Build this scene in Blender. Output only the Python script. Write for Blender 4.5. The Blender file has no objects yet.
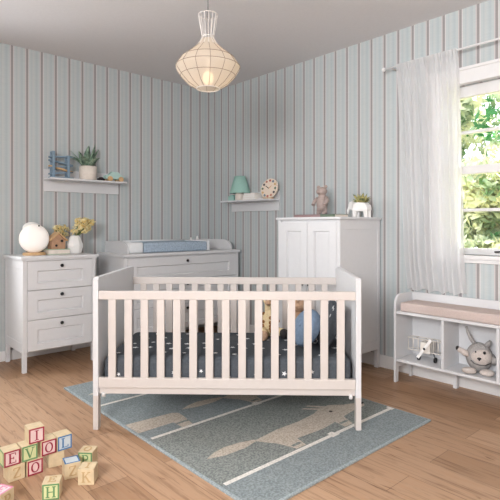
import bpy, bmesh, math, random
from mathutils import Vector, Matrix
from math import pi, sin, cos, radians as rad
random.seed(7)
SC = bpy.context.scene
COL = SC.collection

# ------------------------------------------------------------------ materials
def nodes(name):
    m = bpy.data.materials.new(name); m.use_nodes = True
    nt = m.node_tree; p = nt.nodes['Principled BSDF']
    return m, nt, p
def rgb(r, g, b):
    f = lambda c: (c/255/12.92) if c/255 <= .04045 else ((c/255+.055)/1.055)**2.4
    return (f(r), f(g), f(b), 1)
def paint(name, col, rough=.5, noise=.04, scale=30, bump=0, spec=.4, metal=0, **kw):
    m, nt, p = nodes(name)
    c = rgb(*col)
    tc = nt.nodes.new('ShaderNodeTexCoord'); n = nt.nodes.new('ShaderNodeTexNoise')
    n.inputs['Scale'].default_value = scale; n.inputs['Detail'].default_value = 4
    nt.links.new(tc.outputs['Object'], n.inputs['Vector'])
    r = nt.nodes.new('ShaderNodeValToRGB')
    r.color_ramp.elements[0].position = .3; r.color_ramp.elements[1].position = .7
    r.color_ramp.elements[0].color = (*[v*(1-noise) for v in c[:3]], 1)
    r.color_ramp.elements[1].color = (*[min(1, v*(1+noise)) for v in c[:3]], 1)
    nt.links.new(n.outputs['Fac'], r.inputs['Fac']); nt.links.new(r.outputs['Color'], p.inputs['Base Color'])
    p.inputs['Roughness'].default_value = rough; p.inputs['Specular IOR Level'].default_value = spec
    p.inputs['Metallic'].default_value = metal
    if bump:
        b = nt.nodes.new('ShaderNodeBump'); b.inputs['Strength'].default_value = bump; b.inputs['Distance'].default_value = .01
        nt.links.new(n.outputs['Fac'], b.inputs['Height']); nt.links.new(b.outputs['Normal'], p.inputs['Normal'])
    return m
WHITE = paint('white_lacquer', (214, 214, 216), .38, .012, 40)
COTW = paint('cot_white_lacquer', (206, 198, 193), .42, .012, 40)
TRIM = paint('trim_white', (222, 221, 221), .45, .012)
CEIL = paint('ceiling_plaster', (224, 222, 223), .9, .015, 60, .05)
PLASTER = paint('plain_plaster', (216, 211, 206), .9, .02, 50)
BLACK = paint('black_metal', (28, 28, 32), .35, .05)
DARKG = paint('dark_sheet', (82, 87, 93), .9, .12, 90, .25, .1)
STAR = paint('star_print', (232, 233, 235), .9, .02, 50, 0, .1)
BLUEPAD = paint('pad_blue', (168, 184, 200), .85, .2, 70, 1, .1)
PADW = paint('pad_white', (228, 230, 232), .6, .02)
CREAM = paint('cream_ceramic', (226, 216, 206), .7, .05, 60, .1)
PORC = paint('white_porcelain', (236, 234, 232), .4, .015)
TEAL = paint('teal_fabric', (158, 196, 186), .85, .05, 150, .2, .1)
WOODT = paint('toy_wood', (206, 168, 124), .6, .12, 25)
WOODB = paint('block_wood', (206, 186, 152), .6, .1, 35)
BLUET = paint('toy_blue', (126, 148, 166), .55, .04)
MINT = paint('mint_paint', (176, 206, 200), .5, .03)
GREENB = paint('pale_green_cloth', (168, 186, 160), .8, .06)
PINKB = paint('rose_cover', (160, 134, 134), .7, .06)
OLIVE = paint('sage_cover', (108, 122, 104), .7, .06)
BEIGE = paint('cushion_fabric', (200, 184, 178), .95, .05, 140, .35, .08)
PLUSH = paint('grey_plush', (170, 166, 164), 1, .14, 120, .8, .05)
PLUSHL = paint('pale_plush', (204, 194, 188), 1, .08, 120, .7, .05)
GIR = paint('giraffe_plush', (228, 208, 168), 1, .08, 100, .5, .05)
GIRS = paint('giraffe_spots', (150, 108, 72), 1, .1, 100, .4, .05)
TAN = paint('tan_plush', (190, 158, 132), 1, .1, 100, .6, .05)
CHAR = paint('charcoal_plush', (64, 60, 60), 1, .1, 100, .5, .05)
BCUSH = paint('blue_cushion', (126, 146, 170), .95, .1, 60, .3, .05)
STEM = paint('stem_green', (112, 128, 84), .8, .1)
FIG = paint('rosewood_figure', (170, 154, 148), .7, .1, 40)
SKIRT = TRIM

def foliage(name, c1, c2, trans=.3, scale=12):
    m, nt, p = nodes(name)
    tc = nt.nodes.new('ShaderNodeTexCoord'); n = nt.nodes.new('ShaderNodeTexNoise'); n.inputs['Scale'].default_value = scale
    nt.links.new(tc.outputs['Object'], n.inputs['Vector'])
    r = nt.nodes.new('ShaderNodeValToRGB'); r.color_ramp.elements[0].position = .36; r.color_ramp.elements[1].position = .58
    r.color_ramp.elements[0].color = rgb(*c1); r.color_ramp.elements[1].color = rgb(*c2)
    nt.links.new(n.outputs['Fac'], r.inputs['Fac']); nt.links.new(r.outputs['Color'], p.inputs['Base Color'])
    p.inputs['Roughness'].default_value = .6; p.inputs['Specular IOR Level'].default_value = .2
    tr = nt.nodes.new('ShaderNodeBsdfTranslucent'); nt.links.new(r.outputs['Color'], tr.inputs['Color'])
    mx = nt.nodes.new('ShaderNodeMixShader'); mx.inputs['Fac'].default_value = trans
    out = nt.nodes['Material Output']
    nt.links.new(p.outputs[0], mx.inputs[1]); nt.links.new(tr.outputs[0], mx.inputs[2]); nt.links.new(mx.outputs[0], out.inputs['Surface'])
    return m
ALOE = foliage('aloe_leaf', (104, 132, 114), (158, 180, 158), .1, 30)
FLOWER = foliage('dried_yellow', (240, 214, 142), (252, 242, 200), .25, 40)
SUCC = foliage('succulent', (102, 120, 84), (190, 180, 120), .15, 60)

def wallpaper(name, axis, sign, phase):
    P = .1225
    m, nt, p = nodes(name); N = nt.nodes.new; Lk = nt.links.new
    g = N('ShaderNodeTexCoord'); s = N('ShaderNodeSeparateXYZ'); Lk(g.outputs['Object'], s.inputs[0])
    a = N('ShaderNodeMath'); a.operation = 'MULTIPLY_ADD'; a.inputs[1].default_value = sign/P; a.inputs[2].default_value = -sign*phase/P + .5 + 200
    Lk(s.outputs[axis], a.inputs[0])
    fr = N('ShaderNodeMath'); fr.operation = 'FRACT'; Lk(a.outputs[0], fr.inputs[0])
    r = N('ShaderNodeValToRGB'); cr = r.color_ramp
    base = rgb(187, 194, 195); blue = rgb(179, 188, 191); pale = rgb(191, 195, 195); taupe = rgb(153, 149, 149); pinkl = rgb(200, 194, 193); whitel = rgb(207, 206, 205)
    stops = [(0, base), (.12, blue), (.2, blue), (.22, base), (.35, base), (.365, pinkl), (.415, pinkl), (.43, taupe), (.565, taupe), (.58, whitel), (.625, whitel), (.64, base), (.76, base), (.78, blue), (.9, pale), (1, base)]
    cr.elements[0].position = 0; cr.elements[0].color = stops[0][1]
    cr.elements[1].position = 1; cr.elements[1].color = stops[-1][1]
    for q, c in stops[1:-1]:
        e = cr.elements.new(q); e.color = c
    Lk(fr.outputs[0], r.inputs['Fac'])
    # faint woven texture
    n = N('ShaderNodeTexNoise'); n.inputs['Scale'].default_value = 1; n.inputs['Detail'].default_value = 3
    mp = N('ShaderNodeMapping'); mp.inputs['Scale'].default_value = (12, 12, 260); Lk(g.outputs['Object'], mp.inputs['Vector']); Lk(mp.outputs[0], n.inputs['Vector'])
    mr = N('ShaderNodeMapRange'); mr.inputs['To Min'].default_value = .9; mr.inputs['To Max'].default_value = 1.07; Lk(n.outputs['Fac'], mr.inputs['Value'])
    mu = N('ShaderNodeMix'); mu.data_type = 'RGBA'; mu.blend_type = 'MULTIPLY'; mu.inputs['Factor'].default_value = 1
    Lk(r.outputs['Color'], mu.inputs['A']); Lk(mr.outputs[0], mu.inputs['B']); Lk(mu.outputs['Result'], p.inputs['Base Color'])
    p.inputs['Roughness'].default_value = .85; p.inputs['Specular IOR Level'].default_value = .15
    return m
PAPER_L = wallpaper('striped_wallpaper', 'X', 1, .062)
PAPER_R = wallpaper('striped_wallpaper_window_side', 'Y', -1, .0895)

def floor_mat():
    m, nt, p = nodes('oak_planks'); N = nt.nodes.new; Lk = nt.links.new
    g = N('ShaderNodeTexCoord')
    sw = N('ShaderNodeMapping'); sw.inputs['Rotation'].default_value = (0, 0, rad(90)); sw.inputs['Location'].default_value = (.3, .06, 0); Lk(g.outputs['Object'], sw.inputs['Vector'])
    b = N('ShaderNodeTexBrick'); b.offset = .37; b.inputs['Scale'].default_value = 1; b.inputs['Brick Width'].default_value = 1.35; b.inputs['Row Height'].default_value = .19
    b.inputs['Mortar Size'].default_value = .0016; b.inputs['Mortar Smooth'].default_value = .2; b.inputs['Bias'].default_value = -.1
    b.inputs['Color1'].default_value = rgb(184, 150, 121); b.inputs['Color2'].default_value = rgb(154, 119, 90); b.inputs['Mortar'].default_value = rgb(128, 98, 76)
    Lk(sw.outputs[0], b.inputs['Vector'])
    mp = N('ShaderNodeMapping'); mp.inputs['Scale'].default_value = (26, 1.6, 1); Lk(g.outputs['Object'], mp.inputs['Vector'])
    n = N('ShaderNodeTexNoise'); n.inputs['Scale'].default_value = 1.6; n.inputs['Detail'].default_value = 8; n.inputs['Roughness'].default_value = .62; n.inputs['Distortion'].default_value = .5; Lk(mp.outputs[0], n.inputs['Vector'])
    r = N('ShaderNodeValToRGB'); e = r.color_ramp.elements
    e[0].position = .3; e[0].color = rgb(186, 170, 156); e[1].position = .5; e[1].color = (1, 1, 1, 1); x = e.new(.75); x.color = rgb(250, 240, 230)
    Lk(n.outputs['Fac'], r.inputs['Fac'])
    # dark cracks / knots
    mp2 = N('ShaderNodeMapping'); mp2.inputs['Scale'].default_value = (14, 1.5, 1); mp2.inputs['Location'].default_value = (3, 7, 0); Lk(g.outputs['Object'], mp2.inputs['Vector'])
    n2 = N('ShaderNodeTexNoise'); n2.inputs['Scale'].default_value = 2.4; n2.inputs['Detail'].default_value = 5; n2.inputs['Distortion'].default_value = 1.4; Lk(mp2.outputs[0], n2.inputs['Vector'])
    r2 = N('ShaderNodeValToRGB'); e = r2.color_ramp.elements
    e[0].position = .27; e[0].color = rgb(150, 122, 100); e[1].position = .36; e[1].color = (1, 1, 1, 1); Lk(n2.outputs['Fac'], r2.inputs['Fac'])
    m1 = N('ShaderNodeMix'); m1.data_type = 'RGBA'; m1.blend_type = 'MULTIPLY'; m1.inputs['Factor'].default_value = 1
    Lk(b.outputs['Color'], m1.inputs['A']); Lk(r.outputs['Color'], m1.inputs['B'])
    m2 = N('ShaderNodeMix'); m2.data_type = 'RGBA'; m2.blend_type = 'MULTIPLY'; m2.inputs['Factor'].default_value = .8
    Lk(m1.outputs['Result'], m2.inputs['A']); Lk(r2.outputs['Color'], m2.inputs['B']); Lk(m2.outputs['Result'], p.inputs['Base Color'])
    p.inputs['Roughness'].default_value = .42; p.inputs['Specular IOR Level'].default_value = .35
    bp = N('ShaderNodeBump'); bp.inputs['Strength'].default_value = .15; bp.inputs['Distance'].default_value = .004; Lk(n.outputs['Fac'], bp.inputs['Height']); Lk(bp.outputs[0], p.inputs['Normal'])
    return m
FLOOR = floor_mat()

def rug_mat(name, c1, c2):
    m, nt, p = nodes(name); N = nt.nodes.new; Lk = nt.links.new
    g = N('ShaderNodeTexCoord'); n = N('ShaderNodeTexNoise'); n.inputs['Scale'].default_value = 110; n.inputs['Detail'].default_value = 2; Lk(g.outputs['Object'], n.inputs['Vector'])
    r = N('ShaderNodeValToRGB'); r.color_ramp.elements[0].position = .38; r.color_ramp.elements[0].color = rgb(*c1); r.color_ramp.elements[1].position = .62; r.color_ramp.elements[1].color = rgb(*c2)
    Lk(n.outputs['Fac'], r.inputs['Fac']); Lk(r.outputs[0], p.inputs['Base Color']); p.inputs['Roughness'].default_value = 1; p.inputs['Specular IOR Level'].default_value = .05
    b = N('ShaderNodeBump'); b.inputs['Strength'].default_value = .7; b.inputs['Distance'].default_value = .004; Lk(n.outputs['Fac'], b.inputs['Height']); Lk(b.outputs[0], p.inputs['Normal'])
    return m
RUG_B = rug_mat('rug_blue', (121, 129, 131), (147, 155, 157))
RUG_G = rug_mat('rug_grey_green', (112, 118, 117), (148, 152, 148))
RUG_C = rug_mat('rug_cream', (170, 160, 148), (198, 188, 176))
RUG_W = rug_mat('rug_white', (206, 202, 196), (228, 224, 218))
RUG_E = rug_mat('rug_edge', (142, 151, 154), (166, 175, 178))

def glass_mat():
    m, nt, p = nodes('window_glass'); N = nt.nodes.new
    t = N('ShaderNodeBsdfTransparent'); g = N('ShaderNodeBsdfGlossy'); g.inputs['Roughness'].default_value = .02
    f = N('ShaderNodeFresnel'); f.inputs['IOR'].default_value = 1.35
    mx = N('ShaderNodeMixShader'); nt.links.new(f.outputs[0], mx.inputs[0]); nt.links.new(t.outputs[0], mx.inputs[1]); nt.links.new(g.outputs[0], mx.inputs[2])
    nt.links.new(mx.outputs[0], nt.nodes['Material Output'].inputs['Surface']); return m
GLASS = glass_mat()
def sheer(name, col, transp, transl):
    m, nt, p = nodes(name); N = nt.nodes.new; Lk = nt.links.new
    tc = N('ShaderNodeTexCoord'); n = N('ShaderNodeTexNoise'); n.inputs['Scale'].default_value = 220; Lk(tc.outputs['Object'], n.inputs['Vector'])
    r = N('ShaderNodeMapRange'); r.inputs['To Min'].default_value = transp-.06; r.inputs['To Max'].default_value = transp+.06; Lk(n.outputs['Fac'], r.inputs['Value'])
    d = N('ShaderNodeBsdfDiffuse'); d.inputs['Color'].default_value = rgb(*col)
    t = N('ShaderNodeBsdfTranslucent'); t.inputs['Color'].default_value = rgb(*col)
    a = N('ShaderNodeMixShader'); a.inputs[0].default_value = transl; Lk(d.outputs[0], a.inputs[1]); Lk(t.outputs[0], a.inputs[2])
    tr = N('ShaderNodeBsdfTransparent'); b = N('ShaderNodeMixShader'); Lk(r.outputs[0], b.inputs[0]); Lk(a.outputs[0], b.inputs[1]); Lk(tr.outputs[0], b.inputs[2])
    Lk(b.outputs[0], nt.nodes['Material Output'].inputs['Surface']); return m
SHEER = sheer('sheer_voile', (248, 248, 249), .3, .55)
SHADE = sheer('lamp_fabric', (232, 222, 210), .2, .55)
def emit(name, col, s):
    m, nt, p = nodes(name); p.inputs['Base Color'].default_value = rgb(*col)
    p.inputs['Emission Color'].default_value = rgb(*col); p.inputs['Emission Strength'].default_value = s; return m
BULB = emit('lit_bulb', (255, 226, 180), 2.2)
NIGHT = emit('night_light_glow', (250, 244, 238), .14)

# ------------------------------------------------------------------ mesh helpers
class MB:
    def __init__(s): s.bm = bmesh.new()
    def _mi(s, faces, mi, smooth=False):
        for f in faces: f.material_index = mi; f.smooth = smooth
    def box(s, a, b, bev=0, mi=0, M=None, seg=2):
        r = bmesh.ops.create_cube(s.bm, size=1); vs = r['verts']
        c = [(a[i]+b[i])/2 for i in range(3)]; d = [abs(b[i]-a[i]) for i in range(3)]
        for v in vs: v.co = Vector((c[0]+v.co.x*d[0], c[1]+v.co.y*d[1], c[2]+v.co.z*d[2]))
        fs = list({f for v in vs for f in v.link_faces}); s._mi(fs, mi)
        if bev:
            es = list({e for v in vs for e in v.link_edges})
            r = bmesh.ops.bevel(s.bm, geom=es, offset=bev, segments=seg, affect='EDGES', profile=.6)
            vs = list({v for v in r['verts']} | {v for f in r['faces'] for v in f.verts}); s._mi(r['faces'], mi)
        if M is not None: bmesh.ops.transform(s.bm, matrix=M, verts=[v for v in vs if v.is_valid])
        return s
    def cyl(s, p0, p1, r0, r1=None, seg=20, mi=0, caps=True, smooth=True):
        p0 = Vector(p0); p1 = Vector(p1); r1 = r0 if r1 is None else r1
        ax = (p1-p0).normalized(); u = ax.orthogonal().normalized(); w = ax.cross(u)
        A = [s.bm.verts.new(p0+(u*cos(2*pi*i/seg)+w*sin(2*pi*i/seg))*r0) for i in range(seg)]
        B = [s.bm.verts.new(p1+(u*cos(2*pi*i/seg)+w*sin(2*pi*i/seg))*r1) for i in range(seg)]
        for i in range(seg):
            f = s.bm.faces.new((A[i], A[(i+1) % seg], B[(i+1) % seg], B[i])); f.material_index = mi; f.smooth = smooth
        if caps:
            f = s.bm.faces.new(A[::-1]); f.material_index = mi; f = s.bm.faces.new(B); f.material_index = mi
        return s
    def lathe(s, prof, c=(0, 0, 0), seg=32, mi=0, smooth=True, caps=True, R=None):
        R = R or Matrix.Identity(3); c = Vector(c); rings = []
        for r, z in prof:
            rings.append([s.bm.verts.new(c+R @ Vector((r*cos(2*pi*i/seg), r*sin(2*pi*i/seg), z))) for i in range(seg)])
        for A, B in zip(rings, rings[1:]):
            for i in range(seg):
                f = s.bm.faces.new((A[i], A[(i+1) % seg], B[(i+1) % seg], B[i])); f.material_index = mi; f.smooth = smooth
        if caps:
            f = s.bm.faces.new(rings[0][::-1]); f.material_index = mi; f = s.bm.faces.new(rings[-1]); f.material_index = mi
        return s
    def ball(s, c, r, mi=0, seg=20, R=None, jitter=0):
        r = r if hasattr(r, '__len__') else (r, r, r)
        M = Matrix.Translation(c) @ (R.to_4x4() if R else Matrix.Identity(4)) @ Matrix.Diagonal((*r, 1))
        k = bmesh.ops.create_uvsphere(s.bm, u_segments=seg, v_segments=max(8, seg//2+2), radius=1, matrix=M)
        s._mi({f for v in k['verts'] for f in v.link_faces}, mi, True); return s
    def tube(s, pts, r, seg=8, mi=0):
        pts = [Vector(p) for p in pts]; n = len(pts)
        rs = r if hasattr(r, '__len__') else [r]*n
        rings = []; u = None
        for i, p in enumerate(pts):
            t = (pts[min(i+1, n-1)]-pts[max(i-1, 0)]).normalized()
            if u is None: u = t.orthogonal().normalized()
            else: u = (u-t*u.dot(t)).normalized()
            w = t.cross(u)
            rings.append([s.bm.verts.new(p+(u*cos(2*pi*k/seg)+w*sin(2*pi*k/seg))*rs[i]) for k in range(seg)])
        for A, B in zip(rings, rings[1:]):
            for i in range(seg):
                f = s.bm.faces.new((A[i], A[(i+1) % seg], B[(i+1) % seg], B[i])); f.material_index = mi; f.smooth = True
        f = s.bm.faces.new(rings[0][::-1]); f.material_index = mi; f = s.bm.faces.new(rings[-1]); f.material_index = mi
        return s
    def prism(s, pts, o, U, V, t, mi=0, bev=0):
        """2-D outline pts in the (U,V) plane at o, thickness vector t"""
        o = Vector(o); U = Vector(U); V = Vector(V); t = Vector(t)
        A = [s.bm.verts.new(o+U*x+V*y) for x, y in pts]; B = [s.bm.verts.new(o+U*x+V*y+t) for x, y in pts]
        fs = [s.bm.faces.new(A[::-1]), s.bm.faces.new(B)]
        n = len(pts)
        for i in range(n): fs.append(s.bm.faces.new((A[i], A[(i+1) % n], B[(i+1) % n], B[i])))
        s._mi(fs, mi)
        if bev:
            es = [e for e in {e for f in fs[:2] for e in f.edges}]
            r = bmesh.ops.bevel(s.bm, geom=es, offset=bev, segments=2, affect='EDGES', profile=.6); s._mi(r['faces'], mi)
        return s
    def ngon(s, pts, mi=0):
        f = s.bm.faces.new([s.bm.verts.new(p) for p in pts]); f.material_index = mi; return s
    def panel(s, w, h, t, il, ir, ib, itop, d=.015, bw=.02, mi=0):
        """cabinet front: x 0..w, z 0..h, front face at y=0 (towards -y), back at y=t, sunk panel with a sloped edge"""
        X = [0, w, w, 0]; 
        def ring(l, r, b, tp, y): return [s.bm.verts.new(v) for v in ((l, y, b), (w-r, y, b), (w-r, y, h-tp), (l, y, h-tp))]
        e = .002
        back = ring(0, 0, 0, 0, t); fr0 = ring(0, 0, 0, 0, e); fr = ring(e, e, e, e, 0); a = ring(il, ir, ib, itop, 0)
        b = ring(il+bw*.35, ir+bw*.35, ib+bw*.35, itop+bw*.35, d); c = ring(il+bw, ir+bw, ib+bw, itop+bw, d*.75)
        L = [back, fr0, fr, a, b, c]
        for A, B in zip(L, L[1:]):
            for i in range(4):
                f = s.bm.faces.new((A[i], A[(i+1) % 4], B[(i+1) % 4], B[i])); f.material_index = mi
        s.bm.faces.new(c).material_index = mi; s.bm.faces.new(back[::-1]).material_index = mi
        return s
    def xform(s, M): bmesh.ops.transform(s.bm, matrix=M, verts=s.bm.verts[:]); return s
    def build(s, name, mats, parent=None, loc=None, rot=None, smooth=None):
        bmesh.ops.recalc_face_normals(s.bm, faces=s.bm.faces[:])
        me = bpy.data.meshes.new(name); s.bm.to_mesh(me); s.bm.free()
        for m in (mats if isinstance(mats, (list, tuple)) else [mats]): me.materials.append(m)
        o = bpy.data.objects.new(name, me); COL.objects.link(o)
        if parent: o.parent = parent
        if loc: o.location = loc
        if rot: o.rotation_euler = rot
        return o
def tag(o, label, cat, group=None, kind=None):
    o['label'] = label; o['category'] = cat
    if group: o['group'] = group
    if kind: o['kind'] = kind
    return o
def thing(name, label, cat, loc=(0, 0, 0), rz=0, group=None):
    o = bpy.data.objects.new(name, None); o.empty_display_size = .05; COL.objects.link(o)
    o.location = loc; o.rotation_euler = (0, 0, rz)
    return tag(o, label, cat, group)
def structure(o): o['kind'] = 'structure'; return o
def rounded(x0, z0, x1, z1, r, corners='1111', n=6):
    """rounded rectangle outline, corners order: bl br tr tl"""
    P = []
    for k, (cx, cz, a0) in enumerate(((x0+r, z0+r, 180), (x1-r, z0+r, 270), (x1-r, z1-r, 0), (x0+r, z1-r, 90))):
        if corners[k] == '1':
            for i in range(n+1):
                a = rad(a0+90*i/n); P.append((cx+r*cos(a), cz+r*sin(a)))
        else: P.append(((x0, z0), (x1, z0), (x1, z1), (x0, z1))[k])
    return P
def star(r, n=5, rot=0):
    return [((r if i % 2 == 0 else r*.45)*cos(rot+pi*i/n), (r if i % 2 == 0 else r*.45)*sin(rot+pi*i/n)) for i in range(2*n)]
def copy_tree(o, parent=None):
    c = o.copy(); COL.objects.link(c); c.parent = parent
    for ch in list(o.children): copy_tree(ch, c)
    return c

# ------------------------------------------------------------------ room shell
X0, Y0, CZ = -5.0, -6.0, 2.66
structure(MB().box((X0-.2, Y0-.2, -.1), (.2, .2, 0)).build('floor', FLOOR))
structure(MB().box((X0-.2, Y0-.2, CZ), (.2, .2, CZ+.15)).build('ceiling', CEIL))
LW = (-3.9, -2.6, .8, 2.3)     # window in the left wall, out of frame
w = MB(); w.box((X0, 0, 0), (LW[0], .2, CZ)); w.box((LW[1], 0, 0), (0, .2, CZ)); w.box((LW[0], 0, 0), (LW[1], .2, LW[2])); w.box((LW[0], 0, LW[3]), (LW[1], .2, CZ))
structure(w.build('wall_left', PAPER_L))
RW = (-3.95, -2.74, .93, 2.13)     # window in the right wall: y0 y1 z0 z1
w = MB(); w.box((0, Y0, 0), (.2, RW[0], CZ)); w.box((0, RW[1], 0), (.2, .2, CZ)); w.box((0, RW[0], 0), (.2, RW[1], RW[2])); w.box((0, RW[0], RW[3]), (.2, RW[1], CZ))
structure(w.build('wall_right', PAPER_R))
structure(MB().box((X0-.2, Y0-.2, 0), (.2, Y0, CZ)).build('wall_back', PLASTER))
SW = (-5.2, -3.7, 1.35, 2.5)        # big window in the side wall, out of frame
w = MB(); w.box((X0-.2, Y0, 0), (X0, SW[0], CZ)); w.box((X0-.2, SW[1], 0), (X0, .2, CZ)); w.box((X0-.2, SW[0], 0), (X0, SW[1], SW[2])); w.box((X0-.2, SW[0], SW[3]), (X0, SW[1], CZ))
structure(w.build('wall_side', PLASTER))
b = MB(); b.box((X0, -.016, 0), (LW[0], 0, .085), .004); b.box((LW[0], -.016, 0), (0, 0, .085), .004)
structure(b.build('baseboard_left', SKIRT))
structure(MB().box((-.016, Y0, 0), (0, -.016, .1), .004).build('baseboard_right', SKIRT))

# window_1 (right wall)
win = structure(bpy.data.objects.new('window_1', None)); COL.objects.link(win); win.location = (0, RW[0], RW[2])
WW = RW[1]-RW[0]; WH = RW[3]-RW[2]
m = MB(); fx0, fx1 = .06, .11
m.box((fx0, 0, 0), (fx1, .06, WH), .004); m.box((fx0, WW-.06, 0), (fx1, WW, WH), .004)
m.box((fx0, .06, 0), (fx1, WW-.06, .045), .004); m.box((fx0, .06, WH-.08), (fx1, WW-.06, WH), .004)
m.box((fx0, WW/2-.03, .045), (fx1, WW/2+.03, WH-.08), .004)
zm = 1.53-RW[2]
m.box((fx0-.008, .06, zm-.03), (fx1, WW-.06, zm+.03), .004)
m.build('window_frame', TRIM, win)
m = MB()
for z in (1.245-RW[2], 1.80-RW[2]): m.box((fx0+.008, .06, z-.011), (fx1-.01, WW-.06, z+.011), .003)
m.build('muntin', TRIM, win)
MB().box((.084, .06, .045), (.088, WW-.06, WH-.08)).build('glass', GLASS, win)
m = MB(); m.box((-.02, -.11, WH), (.0, WW+.1, WH+.105), .004); m.box((-.03, -.13, WH+.09), (0, WW+.115, WH+.112), .005); m.box((-.028, -.11, WH-.004), (0.02, WW+.1, WH+.01), .003)
m.box((-.02, -.1, 0), (.0, -.0, WH), .004); m.box((-.02, WW, 0), (0, WW+.1, WH), .004)
m.box((-.002, 0, -.0), (.06, .012, WH)); m.box((-.002, WW-.012, 0), (.06, WW, WH))
m.build('casing', TRIM, win)
m = MB(); m.box((-.032, -.13, -.03), (.06, WW+.115, 0), .006); m.box((-.018, -.11, -.055), (0, WW+.1, -.03), .004); m.build('sill', TRIM, win)
m = MB(); yh = -3.17-RW[0]
m.cyl((.06, yh, .03), (.03, yh, .03), .008, seg=12); m.tube([(.032, yh-.01, .03), (.03, yh+.04, .031), (.03, yh+.1, .026)], .006); m.build('handle', BLACK, win)
# out-of-frame windows, simple frames
for nme, (a0, a1, z0, z1), ax in (('window_2', LW, 'x'), ('window_3', SW, 'y')):
    m = MB(); t = .05
    def bar(p, q, za, zb):
        if ax == 'x': m.box((p, .08, za), (q, .13, zb), .004)
        else: m.box((X0-.13, p, za), (X0-.08, q, zb), .004)
    bar(a0, a0+t, z0, z1); bar(a1-t, a1, z0, z1); bar(a0+t, a1-t, z0, z0+t); bar(a0+t, a1-t, z1-t, z1)
    structure(m.build(nme, TRIM))

# ------------------------------------------------------------------ rug
rx0, ry0, rx1, ry1, rt = -2.105, -3.015, -.735, -1.03, .011
m = MB(); m.box((rx0, ry0, 0), (rx1, ry1, rt), .003, mi=4)
def flat(pts, mi, z=rt): m.ngon([(x, y, z+.0006) for x, y in pts], mi)
e = .012
L = (-2.765, -2.155, -1.53)
flat([(rx0+e, ry0+e), (rx1-e, ry0+e), (rx1-e, L[0]), (rx0+e, L[0])], 0)
flat([(rx0+e, L[0]), (rx1-e, L[0]), (rx1-e, L[1]), (rx0+e, L[1])], 1)
flat([(rx0+e, L[1]), (rx1-e, L[1]), (rx1-e, L[2]), (rx0+e, L[2])], 0)
flat([(rx0+e, L[2]), (rx1-e, L[2]), (rx1-e, ry1-e), (rx0+e, ry1-e)], 0)
def clip(pts, x0, x1):
    for side, xb in ((1, x0), (-1, x1)):
        out = []
        for i in range(len(pts)):
            p, q = pts[i-1], pts[i]; ip = side*(p[0]-xb) >= 0; iq = side*(q[0]-xb) >= 0
            if ip != iq: t = (xb-p[0])/(q[0]-p[0]); out.append((xb, p[1]+t*(q[1]-p[1])))
            if iq: out.append(q)
        pts = out
        if not pts: return pts
    return pts
def inlay(pts, mi, dx, dy, z):
    p = clip([(x+dx, y+dy) for x, y in pts], rx0+e, rx1-e)
    if len(p) > 2: flat(p, mi, rt+z)
dog = [(-1.69, -2.535), (-1.5, -2.515), (-1.33, -2.52), (-1.18, -2.505), (-1.08, -2.47), (-1.0, -2.475), (-.93, -2.53), (-.83, -2.575), (-.815, -2.605), (-.84, -2.63), (-.98, -2.635), (-1.08, -2.65), (-1.12, -2.745), (-1.19, -2.745), (-1.18, -2.665), (-1.3, -2.68), (-1.5, -2.665), (-1.52, -2.745), (-1.59, -2.745), (-1.62, -2.64), (-1.66, -2.585)]
tail = [(-1.995, -2.53), (-1.93, -2.50), (-1.85, -2.487), (-1.76, -2.50), (-1.68, -2.525), (-1.68, -2.545), (-1.78, -2.565), (-1.9, -2.56)]
ears = ([(-1.18, -2.41), (-1.155, -2.405), (-1.06, -2.50), (-1.09, -2.51)], [(-1.13, -2.395), (-1.105, -2.392), (-1.02, -2.49), (-1.05, -2.5)])
bands = ([(-1.585, -2.70), (-1.525, -2.70), (-1.523, -2.72), (-1.587, -2.72)], [(-1.18, -2.69), (-1.105, -2.69), (-1.11, -2.71), (-1.18, -2.71)])
for dx, dy in ((0, 0), (.27, .61), (-.05, 1.235), (-1.32, 1.235), (1.27, 0)):
    inlay(dog, 2, dx, dy, .0006); inlay(tail, 2, dx, dy, .0009)
    for q in ears: inlay(q, 2, dx, dy, .0009)
    for q in bands: inlay(q, 1, dx, dy, .0015)
    inlay([(-1.075+.012*cos(i*pi/4), -2.55+.012*sin(i*pi/4)) for i in range(8)], 5, dx, dy, .0015)
    inlay([(-.82+.02*cos(i*pi/4), -2.59+.016*sin(i*pi/4)) for i in range(8)], 5, dx, dy, .0015)
inlay([(-2.1, -1.9), (-1.80, -1.925), (-1.77, -1.95), (-1.775, -2.02), (-1.80, -2.14), (-1.87, -2.14), (-1.87, -2.05), (-2.1, -2.05)], 2, 0, 0, .0006); inlay([(-1.868, -2.07), (-1.785, -2.07), (-1.79, -2.09), (-1.868, -2.09)], 1, 0, 0, .0015)
for y in L:
    flat([(rx0+.03, y-.012), (rx1-.02, y-.012), (rx1-.02, y+.012), (rx0+.03, y+.012)], 3, rt+.0012)
    for x in (-1.32, -.75): inlay([(x-.03, y-.02), (x+.03, y-.02), (x+.02, y+.028), (x-.02, y+.028)], 3, 0, 0, .0018)
rug = tag(m.build('rug', [RUG_B, RUG_G, RUG_C, RUG_W, RUG_E, CHAR]), 'grey blue area rug with long cream dogs between white lines', 'rug')

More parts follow.
